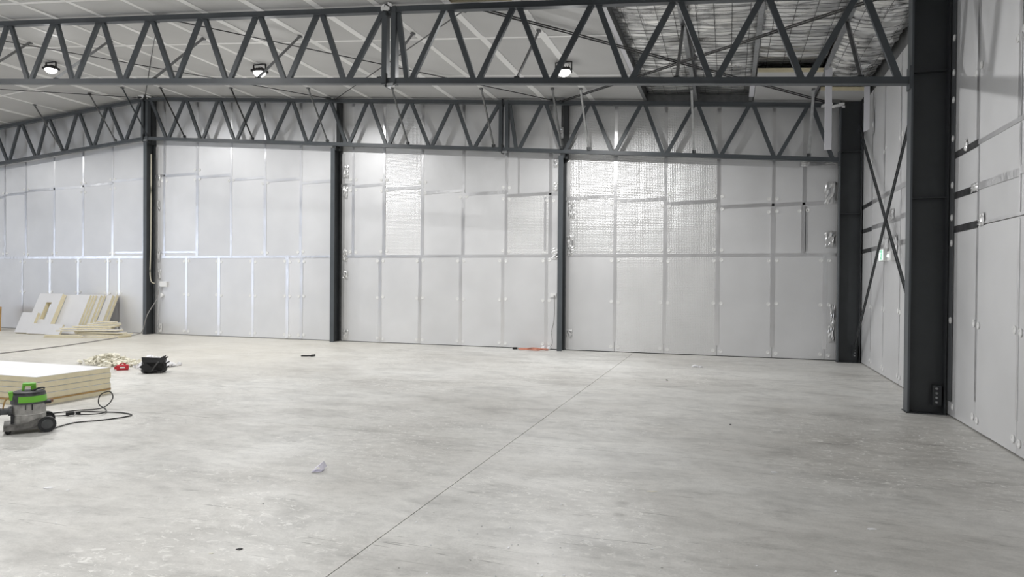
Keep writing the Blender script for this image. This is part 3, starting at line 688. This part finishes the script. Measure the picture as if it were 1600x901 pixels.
# ------------------------------------------------------------------ stack of panels (left)
def panel(name, x0, x1, y0, y1, z0, th, label, group, top='white', core='foam'):
    t = thing(name, ((x0+x1)/2, (y0+y1)/2, z0), label, 'panel', group)
    MB().box(x0, x1, y0, y1, z0+0.004, z0+th-0.004).build('foam_core', M[core], t)
    MB().box(x0-0.002, x1+0.002, y0-0.002, y1+0.002, z0+th-0.004, z0+th).build('top_facing', M[top], t)
    MB().box(x0-0.002, x1+0.002, y0-0.002, y1+0.002, z0, z0+0.004).build('bottom_facing', M['vac_tank'], t)
    return t
zz = 0.0; names = ['lowest', 'second lowest', 'middle', 'second highest', 'topmost']
for k in range(5):
    th = 0.062 if k == 0 else 0.076; dx = random.uniform(-0.005, 0.005); dy = random.uniform(-0.006, 0.006)
    panel('insulation_panel', -11.3+dx, -8.67+dx, 6.62+dy, 7.74+dy, zz, th, 'white-faced yellow foam panel in the stack behind the vacuum, ' + names[k], 'stacked foam panels')
    zz += th
    if k == 0:
        tag(MB().box(-11.2, -8.665, 6.615, 7.745, zz, zz+0.026).build('brown_sheet', M['tan']), 'thin brown sheet between the two lowest panels of the stack', 'sheet'); zz += 0.026

# ------------------------------------------------------------------ leaning boards and offcuts (far left)
def lean(x0, x1, yb, h, th, ang, label, hole=None, yaw=0.0, core='foam', face='white'):
    t = thing('foam_board', ((x0+x1)/2, yb, 0), label, 'panel', 'foam boards leaning on the back wall')
    d = Vector((0, math.sin(ang), math.cos(ang))); n = Vector((0, -math.cos(ang), math.sin(ang))); o = Vector((0, yb, 0.001+th*math.sin(ang)*0))
    def slab(mb, xa, xb, ha, hb, ta, tb):
        P = lambda x, hh, tt: Vector((x, yb, 0)) + d*hh - n*tt
        mb.hexa([P(xa,ha,ta), P(xb,ha,ta), P(xb,ha,tb), P(xa,ha,tb), P(xa,hb,ta), P(xb,hb,ta), P(xb,hb,tb), P(xa,hb,tb)])
    c, f, r = MB(), MB(), MB()
    rects = [(x0, x1, 0, h)] if not hole else [(x0, hole[0], 0, h), (hole[1], x1, 0, h), (hole[0], hole[1], 0, hole[2]), (hole[0], hole[1], hole[3], h)]
    lift = 0.0
    for (a, b, h0, h1) in rects:
        slab(c, a, b, h0+lift, h1+lift, 0.003, th-0.003); slab(f, a, b, h0+lift, h1+lift, 0, 0.003); slab(r, a, b, h0+lift, h1+lift, th-0.003, th)
    dz = th*math.sin(ang)
    for mb in (c, f, r): mb.v = [(v[0], v[1], v[2]+dz) for v in mb.v]
    c.build('foam_core', M[core], t); f.build('front_facing', M[face], t); r.build('rear_facing', M['white'], t)
    return t
A = 0.42
lean(-19.3, -18.24, 15.98, 1.25, 0.10, A, 'thick yellow-edged foam board rightmost and rearmost of the leaning boards')
lean(-19.3, -18.26, 15.86, 1.25, 0.10, A, 'yellow-edged foam board just in front of the rearmost leaning board')
lean(-19.5, -18.47, 15.74, 1.26, 0.08, A, 'leaning foam board in the middle pair, rear one')
lean(-19.5, -18.50, 15.65, 1.26, 0.08, A, 'leaning foam board in the middle pair, front one')
lean(-19.7, -18.60, 15.56, 1.26, 0.07, A, 'leaning foam board second behind the large white board')
lean(-19.7, -18.62, 15.48, 1.26, 0.07, A, 'leaning foam board directly behind the large white board')
lean(-19.72, -18.64, 15.40, 1.27, 0.07, A, 'large white leaning foam board with clean face')
lean(-20.50, -19.56, 15.24, 1.27, 0.14, A, 'white leaning board with a rectangular cut-out', hole=(-20.08, -19.86, 0.42, 0.98))
lean(-20.75, -20.12, 15.13, 0.66, 0.09, A, 'low white leaning board at the left end')
lean(-20.15, -18.84, 15.06, 0.33, 0.055, A, 'long low white strip board in front of the leaning boards')
lean(-20.78, -20.56, 16.02, 1.24, 0.05, 0.36, 'narrow upright foam offcut behind the leaning boards')
k = 0
offs = [(-17.45, 15.2, .018, 1.7, .55, .03, .10, 0), (-17.4, 15.25, .056, 1.65, .45, .03, .02, 0), (-17.35, 15.3, .094, 1.5, .4, .03, .15, 0), (-17.4, 15.2, .132, 1.6, .3, .03, .05, 0), (-17.7, 15.1, .185, 1.9, .25, .03, .22, .02),
        (-17.9, 15.2, .24, 1.5, .2, .035, .30, .02), (-17.7, 15.3, .295, 1.3, .22, .035, .24, .02), (-17.55, 15.45, .345, 1.0, .25, .03, .05, .0), (-17.5, 15.5, .383, .8, .3, .03, -.06, .0), (-18.1, 14.62, .02, 1.1, .12, .03, .30, .0), (-18.12, 14.62, .06, 1.0, .1, .03, .36, .0), (-17.5, 15.5, .42, .7, .12, .025, -.02, .0)]
where = ['at the bottom of the heap', 'second from the bottom', 'third from the bottom', 'fourth from the bottom', 'long and slanting in the heap', 'steep on its left', 'slanting just below the top', 'third from the top', 'second from the top, broad', 'nearest the camera at the heap foot', 'lying on the nearest strip', 'topmost short strip']
for (x, y, z, L, w, th, a, tilt) in offs:
    t = thing('foam_offcut', (x, y, z), 'cream foam offcut strip beside the left post, ' + where[k], 'offcut', 'heap of foam offcuts')
    ax = Vector((math.cos(a), math.sin(a), tilt)); ay = Vector((-math.sin(a), math.cos(a), 0)); az = ax.cross(ay)
    MB().obox((x, y, z), ax, ay, az, L, w, th).build('foam_core', M['foam'], t)
    MB().obox(Vector((x, y, z))+az.normalized()*(th/2+.0015), ax, ay, az, L, w, 0.003).build('facing', M['white'], t)
    k += 1
t = thing('brown_board', (-22.4, 15.8, 0), 'brown board leaning upright at the left edge of the picture', 'board')
MB().hexa([(-23.2, 15.55, 0), (-22.0, 15.55, 0), (-22.0, 15.6, 0), (-23.2, 15.6, 0), (-23.4, 15.9, 0.75), (-22.45, 15.9, 0.75), (-22.45, 15.95, 0.75), (-23.4, 15.95, 0.75)]).build('board_face', M['brown'], t)
MB().hexa([(-22.0, 15.55, 0), (-21.98, 15.55, 0), (-21.98, 15.6, 0), (-22.0, 15.6, 0), (-22.45, 15.9, 0.75), (-22.43, 15.9, 0.75), (-22.43, 15.95, 0.75), (-22.45, 15.95, 0.75)]).build('board_edge', M['tan'], t)

# ------------------------------------------------------------------ rubble, red tool, black bag
def chunk(mb, x, y, z, s, flat=1.0):
    vs = []
    for (a, b, c) in ((-1,-1,-1),(1,-1,-1),(1,1,-1),(-1,1,-1),(-1,-1,1),(1,-1,1),(1,1,1),(-1,1,1)):
        vs.append(Vector((a*s*random.uniform(.5, 1.2), b*s*random.uniform(.5, 1.2), c*s*flat*random.uniform(.3, .8))))
    rot = Matrix.Rotation(random.uniform(0, 6.3), 3, 'Z') @ Matrix.Rotation(random.uniform(-.6, .6), 3, 'X')
    vs = [rot @ v for v in vs]; lo = min(v.z for v in vs)
    mb.hexa([(x+v.x, y+v.y, max(z+v.z-lo, 0.001)) for v in vs])
for (x0, x1, n, mt, lab, nm) in ((-12.30, -10.95, 420, 'scrap', 'loose heap of cream foam scraps swept together on the floor', 'foam_scraps'), (-10.82, -10.25, 260, 'scrap_white', 'loose heap of white crumpled wrap scraps beside the black bag', 'wrap_scraps')):
    m = MB()
    for k in range(n):
        u = random.gauss(0.55, 0.27); u = min(max(u, 0), 1); x = x0+(x1-x0)*u; y = 10.35+random.gauss(0, 0.17)+0.1*(1-u)
        hh = 0.19*math.exp(-((u-.5)/.38)**2 - ((y-10.35)/.24)**2)
        chunk(m, x, y, random.uniform(0, hh), random.uniform(0.014, 0.042))
    tag(m.build(nm, M[mt]), lab, 'scraps', kind='stuff')
t = thing('tool_case', (-10.72, 9.83, 0), 'small red tool case with a white label in front of the scraps', 'case')
rx = Vector((.72, .69, 0)); ry = Vector((-.69, .72, 0))
MB().obox((-10.72, 9.83, 0.05), rx, ry, (0,0,1), 0.20, 0.12, 0.10).build('case_body', M['red'], t, bevel=0.02)
MB().obox(Vector((-10.72, 9.83, 0.055))-ry*0.0615, rx, ry, (0,0,1), 0.08, 0.003, 0.022).build('case_label', M['washer'], t)
MB().tube(spline([Vector((-10.72, 9.83, 0.09))+rx*q for q in (-.06,)]+[Vector((-10.72, 9.83, 0.13)), Vector((-10.72, 9.83, 0.09))+rx*.06], 5), 0.012, 6).build('case_handle', M['red'], t)
MB().obox(Vector((-10.72, 9.83, 0.045))-rx*0.115, rx, ry, (0,0,1), 0.04, 0.06, 0.05).build('nozzle', M['red'], t)
# bag
bx, by = -9.93, 9.78
t = thing('tool_bag', (bx, by, 0), 'slumped open black tool bag on the floor', 'bag')
bu = Vector((.70, .714, 0)); bv = Vector((-.714, .70, 0))
nx, nz_ = 22, 9; vs = []; fs = []
for j in range(nz_):
    h = j/(nz_-1)
    for i in range(nx):
        a = 2*math.pi*i/nx
        r = 1.0 - 0.18*h*h + 0.16*noise.noise(Vector((math.cos(a)*2, math.sin(a)*2, h*3))) - (0.12 if j == 0 else 0)
        ca, sa = math.cos(a), math.sin(a); ca = math.copysign(abs(ca)**.6, ca); sa = math.copysign(abs(sa)**.6, sa)
        p = Vector((bx, by, 0)) + bu*(0.205*r*ca) + bv*(0.14*r*sa)
        vs.append((p.x, p.y, 0.006+h*(0.235+0.05*noise.noise(Vector((ca*1.5, sa*1.5, 7)))+0.03*ca)))
for j in range(nz_-1):
    for i in range(nx): fs.append((j*nx+i, j*nx+(i+1) % nx, (j+1)*nx+(i+1) % nx, (j+1)*nx+i))
fs.append(tuple(reversed(range(nx))))
vs.append((bx, by, 0.14)); fs += [((nz_-1)*nx+i, (nz_-1)*nx+(i+1) % nx, len(vs)-1) for i in range(nx)]
body = MB().add(vs, fs).build('bag_body', M['bag'], t, smooth=False)
def bp(u, v, z): return Vector((bx, by, z)) + bu*u + bv*v
MB().prism([bp(-.24, -.19, .13), bp(-.08, -.20, .02), bp(.02, -.19, .06), bp(-.13, -.17, .20)], bv*0.03).build('side_flap', M['bag'], t)
MB().prism([bp(-.20, -.15, .30), bp(.17, -.15, .27), bp(.15, -.19, .19), bp(-.19, -.18, .21)], bv*0.02).build('top_flap', M['bag'], t)
MB().tube(spline([bp(-.04, -.19, .05), bp(-.0, -.22, .12), bp(.05, -.21, .19), bp(.07, -.19, .21)], 5), 0.012, 6).build('grey_strap', M['strap'], t)
MB().tube(spline([bp(.02, -.18, .06), bp(.10, -.20, .02), bp(.17, -.17, .08), bp(.19, -.14, .18)], 6), 0.014, 6).build('handle_strap', M['bag'], t)
for (u, z, q) in ((.20, .27, .03), (.17, .29, .02), (.21, .18, .04), (.205, .10, .04)):
    MB().bar(bp(u-.04, -.05, z-.03), bp(u+q, -.05, z+.015), 0.02, 0.02, (0,0,1)).build('tool_handle', M['black'], t)

# ------------------------------------------------------------------ vacuum cleaner
vx, vy = -7.40, 5.56
VX = Vector((0.60, 0.80, 0)); VY = Vector((-0.80, 0.60, 0)); VZ = Vector((0, 0, 1))   # VX: towards its rear wheel, VY: away from camera
t = thing('vacuum_cleaner', (vx, vy, 0), 'dusty grey drum vacuum cleaner with green band and handle', 'vacuum')
def vp(u, v, z): return Vector((vx, vy, z)) + VX*u + VY*v
def vl(prof, name, mat, parent=t, n=28, c=(0, 0, 0), **k):
    return MB().lathe(prof, c=vp(*c), n=n, ax=VX, ay=VY, az=VZ).build(name, mat, parent, smooth=False)
vl([(0.158, 0.07), (0.160, 0.19), (0.163, 0.195), (0.163, 0.20), (0.160, 0.205), (0.158, 0.30), (0.162, 0.303), (0.162, 0.312)], 'tank', M['vac_tank'])
vl([(0.165, 0.312), (0.168, 0.325), (0.166, 0.345), (0.160, 0.405), (0.156, 0.42)], 'motor_head', M['vac_grey'])
# green band round the front and sides
bm_ = MB(); n = 22; vs = []; fs = []
for i in range(n+1):
    a = math.radians(-125 + 150*i/n); c, s = math.cos(a), math.sin(a)
    vs += [vp(0.1695*c, 0.1695*s, 0.335), vp(0.1625*c, 0.1625*s, 0.402)]
for i in range(n): fs.append((2*i, 2*i+2, 2*i+3, 2*i+1))
bm_.add(vs, fs).build('green_band', M['green'], t)
vl([(0.158, 0.42), (0.150, 0.44), (0.120, 0.452), (0.06, 0.456)], 'head_lid', M['vac_dark'])
MB().bar(vp(-0.15, -0.02, 0.36), vp(-0.165, -0.02, 0.45), 0.10, 0.04, VY).build('cable_hook', M['green'], t)
hd = MB(); hd.bar(vp(-0.055, 0, 0.44), vp(-0.045, 0, 0.53), 0.06, 0.028, VY); hd.bar(vp(0.045, 0, 0.44), vp(0.04, 0, 0.53), 0.06, 0.05, VY); hd.bar(vp(-0.058, 0, 0.518), vp(0.065, 0, 0.512), 0.07, 0.036, VY)
hd.build('carry_handle', M['green'], t, bevel=0.008)
MB().tube(spline([vp(0.03, -.09, .455), vp(.09, -.06, .475), vp(.135, 0, .47), vp(.14, .05, .455)], 5), 0.010, 6).build('rim_handle', M['vac_dark'], t)
# chassis
ch = MB().prism([vp(-.225, -.15, .05), vp(-.10, -.175, .035), vp(.10, -.175, .04), vp(.22, -.15, .06), vp(.22, .15, .06), vp(.1, .175, .04), vp(-.10, .175, .035), vp(-.225, .15, .05)], (0, 0, .06))
chs = ch.build('chassis', M['vac_dust'], t, bevel=0.012)
MB().prism([vp(-.23, -.17, .045), vp(-.06, -.18, .05), vp(.06, -.185, .075), vp(.13, -.185, .13), vp(.16, -.185, .165), vp(.10, -.185, .165), vp(.0, -.18, .125), vp(-.12, -.175, .105), vp(-.20, -.17, .105)], VY*0.03).build('side_skirt', M['vac_dust'], t)
for v in (-.205, .165):
    w = MB().lathe([(0.084, 0), (0.086, 0.01), (0.086, 0.035), (0.082, 0.045)], c=vp(.165, v, .087), n=24, ax=VX, ay=VZ, az=VY).build('wheel', M['vac_dark'], t)
    MB().lathe([(0.056, 0), (0.05, 0.006), (0.02, 0.008)], c=vp(.165, v-.0005, .087), n=18, ax=VX, ay=VZ, az=-VY).build('wheel_hub', M['vac_grey'], w)
for (u, v) in ((-.185, -.12), (-.185, .12)):
    MB().lathe([(0.025, -.012), (0.028, -.006), (0.028, .006), (0.025, .012)], c=vp(u, v, .029), n=14, ax=VX, ay=VZ, az=VY).build('caster', M['black'], t)
    MB().bar(vp(u, v, .03), vp(u+.02, v, .06), 0.03, 0.02, VY).build('caster_fork', M['vac_grey'], t)
MB().lathe([(0.05, 0), (0.05, .03), (0.038, .035), (0.036, .10), (0.042, .105), (0.042, .12)], c=vp(-.15, -.06, .245), n=16, ax=VY, ay=VZ, az=-VX).build('hose_inlet', M['vac_grey'], t)
MB().obox(vp(-.148, -.06, .16), VX, VY, VZ, .03, .10, .09).build('front_latch', M['vac_dark'], t, bevel=0.005)
MB().obox(vp(.175, -.03, .315), VX, VY, VZ, .06, .10, .035).build('rear_latch', M['vac_dark'], t, bevel=0.008)
MB().obox(vp(.21, -.02, .322), VX, VY, VZ, .03, .05, .03).build('plug_holder', M['brown'], t)
MB().obox(vp(.03, -.163, .285), VX, VY, VZ, .012, .012, .06).build('clip', M['vac_dark'], t)
MB().obox(vp(-.03, -.163, .285), VX, VY, VZ, .012, .012, .05).build('clip', M['vac_grey'], t)
h = [vp(-.275, -.06, .245), vp(-.34, -.07, .235), vp(-.42, -.10, .20), vp(-.55, -.14, .10), vp(-.72, -.12, .035), vp(-1.0, 0, .032), vp(-1.4, .2, .032)]
hs = spline(h, 14)
tag(MB().tube(hs, [0.030 if i % 2 else 0.025 for i in range(len(hs))], 10).build('suction_hose', M['vac_grey']), 'ribbed grey suction hose leaving the vacuum to the left', 'hose')
MB().tube(spline([vp(-.155, -.05, .40), vp(-.205, -.06, .37), vp(-.225, -.07, .31), vp(-.23, -.07, .26)], 6), 0.008, 6).build('lead', M['tan'], t)
# power cable on the floor
cp = [vp(.20, -.10, .012), (-7.28, 6.0, .01), (-7.12, 6.22, .01), (-7.02, 6.45, .01), (-7.05, 6.60, .01), (-7.30, 6.66, .01), (-7.55, 6.60, .012), (-7.78, 6.55, .014), (-7.80, 6.42, .014), (-7.60, 6.36, .02), (-7.42, 6.48, .022), (-7.55, 6.68, .02),
      (-7.72, 6.72, .08), (-7.74, 6.76, .19), (-7.63, 6.80, .235), (-7.58, 6.80, .15), (-7.68, 6.74, .03), (-7.9, 6.58, .014), (-7.98, 6.42, .012), (-8.02, 6.30, .012), (-7.86, 6.22, .012), (-7.72, 6.30, .014)]
tag(MB().tube(spline(cp, 8), 0.0075, 6).build('power_cable', M['cable']), 'black power cable looped on the floor behind the vacuum', 'cable')
t = thing('cable_plug', (-7.70, 6.33, 0), 'black plug lying on the looped vacuum cable', 'plug')
MB().obox((-7.71, 6.31, .035), VX, VY, VZ, .09, .05, .04).build('plug_body', M['black'], t, bevel=0.008)
MB().obox((-7.655, 6.375, .035), VX, VY, VZ, .05, .03, .03).build('plug_neck', M['black'], t)

# ------------------------------------------------------------------ litter on the floor
def litter(name, x, y, s, mat, label, cat, flat=0.35, asp=1.6):
    m = MB(); n = 9; vs = []; a0 = random.uniform(0, 3)
    ax = Vector((.95, .3, 0)); ay = Vector((-.3, .95, 0))
    for j in range(3):
        for i in range(n):
            a = 2*math.pi*i/n+a0; r = s*(1.0, .85, .35)[j]*random.uniform(.7, 1.15)
            p = ax*(asp*r*math.cos(a)) + ay*(r*math.sin(a)); vs.append((x+p.x, y+p.y, (0.001, s*flat*.7, s*flat)[j]*random.uniform(.8, 1.2)))
    fs = [tuple(reversed(range(n))), tuple(2*n+k for k in range(n))] + [(j*n+k, j*n+(k+1) % n, (j+1)*n+(k+1) % n, (j+1)*n+k) for j in range(2) for k in range(n)]
    return tag(m.add(vs, fs).build(name, M[mat]), label, cat, 'litter on the floor')
# folded paper with a raised flap
t = thing('folded_paper', (-3.47, 5.24, 0), 'folded pale lilac paper on the floor left of the long saw cut', 'paper')
def pp(u, v, z): return Vector((-3.47, 5.24, z)) + Vector((.83, .56, 0))*u + Vector((-.56, .83, 0))*v
MB().prism([pp(-.06, -.05, .002), pp(.03, -.045, .002), pp(.055, .04, .002), pp(-.03, .04, .002)], (0, 0, .003)).build('lower_leaf', M['paper'], t)
MB().prism([pp(-.055, -.045, .006), pp(.0, -.04, .05), pp(.05, .035, .075), pp(-.02, .045, .02)], (0, 0, .003)).build('left_leaf', M['paper'], t)
MB().prism([pp(.0, -.04, .05), pp(.035, -.045, .015), pp(.075, .03, .03), pp(.05, .035, .075)], (0, 0, .003)).build('right_leaf', M['paper'], t)
litter('white_scrap', -5.23, 4.09, .026, 'scrap_white', 'flat white scrap on the floor at the lower left', 'scrap', .3)
litter('white_scrap', -5.03, 4.10, .010, 'scrap_white', 'tiny white crumb right of the flat white scrap, lower left', 'scrap')
litter('dark_scrap', -2.92, 3.55, .014, 'black', 'small dark scrap on the floor near the bottom edge', 'scrap', .5)
litter('pale_scrap', -3.04, 3.44, .010, 'scrap', 'small pale scrap left of the dark scrap near the bottom edge', 'scrap')
t = thing('dark_stick', (-8.9, 12.99, 0), 'short dark stick lying in front of the middle wall post', 'stick')
MB().bar((-9.03, 12.95, .02), (-8.77, 13.05, .02), .03, .025, (0,1,0)).build('stick_shaft', M['vac_dark'], t)
MB().bar((-8.82, 13.02, .025), (-8.74, 13.06, .035), .05, .04, (0,1,0)).build('stick_head', M['black'], t)
litter('crumpled_wrap', -0.63, 14.3, .05, 'scrap_white', 'crumpled white wrap on the floor before the right wall bay', 'wrap', .8)
litter('crumpled_wrap', -0.53, 14.28, .035, 'scrap_white', 'smaller white wrap touching the crumpled wrap, right side', 'wrap', .8)
litter('dark_pebble', -1.01, 12.14, .02, 'vac_dark', 'dark pebble on the floor right of the saw cut', 'pebble', .8, 1.1)
litter('white_scrap', 0.41, 6.55, .022, 'scrap_white', 'white chip on the floor left of the near column', 'chip', .3)
litter('white_scrap', -1.2, 5.06, .014, 'scrap_white', 'small bright white crumb right of the saw cut', 'crumb', .3, 1.2)
litter('white_scrap', 0.97, 5.26, .018, 'scrap_white', 'thin white chip at the lower right floor', 'chip', .2, 2.2)
litter('white_scrap', -0.58, 5.62, .016, 'scrap', 'thin pale sliver above the two grey stains', 'sliver', .2, 2.8)
litter('white_scrap', -10.17, 9.05, .02, 'scrap_white', 'white crumb on the floor in front of the black bag', 'crumb', .3)
litter('white_scrap', -2.63, 13.6, .02, 'scrap_white', 'white crumb just left of the far end of the saw cut', 'crumb', .3)
litter('dark_pebble', 0.04, 8.6, .012, 'vac_dark', 'dark speck on the floor in the middle right', 'pebble', .8, 1.1)
m = MB()
for k in range(300):
    x = random.uniform(-9, 2.4); y = random.uniform(2.6, 14)
    if random.random() < .35: x = random.uniform(-2.0, 1.5); y = random.uniform(2.8, 4.6)
    chunk(m, x, y, 0.0, random.uniform(.003, .007), 0.3)
tag(m.build('floor_crumbs', M['scrap_white'], origin=(0, 6, 0)), 'scattered tiny white crumbs all over the concrete floor', 'crumbs', kind='stuff')
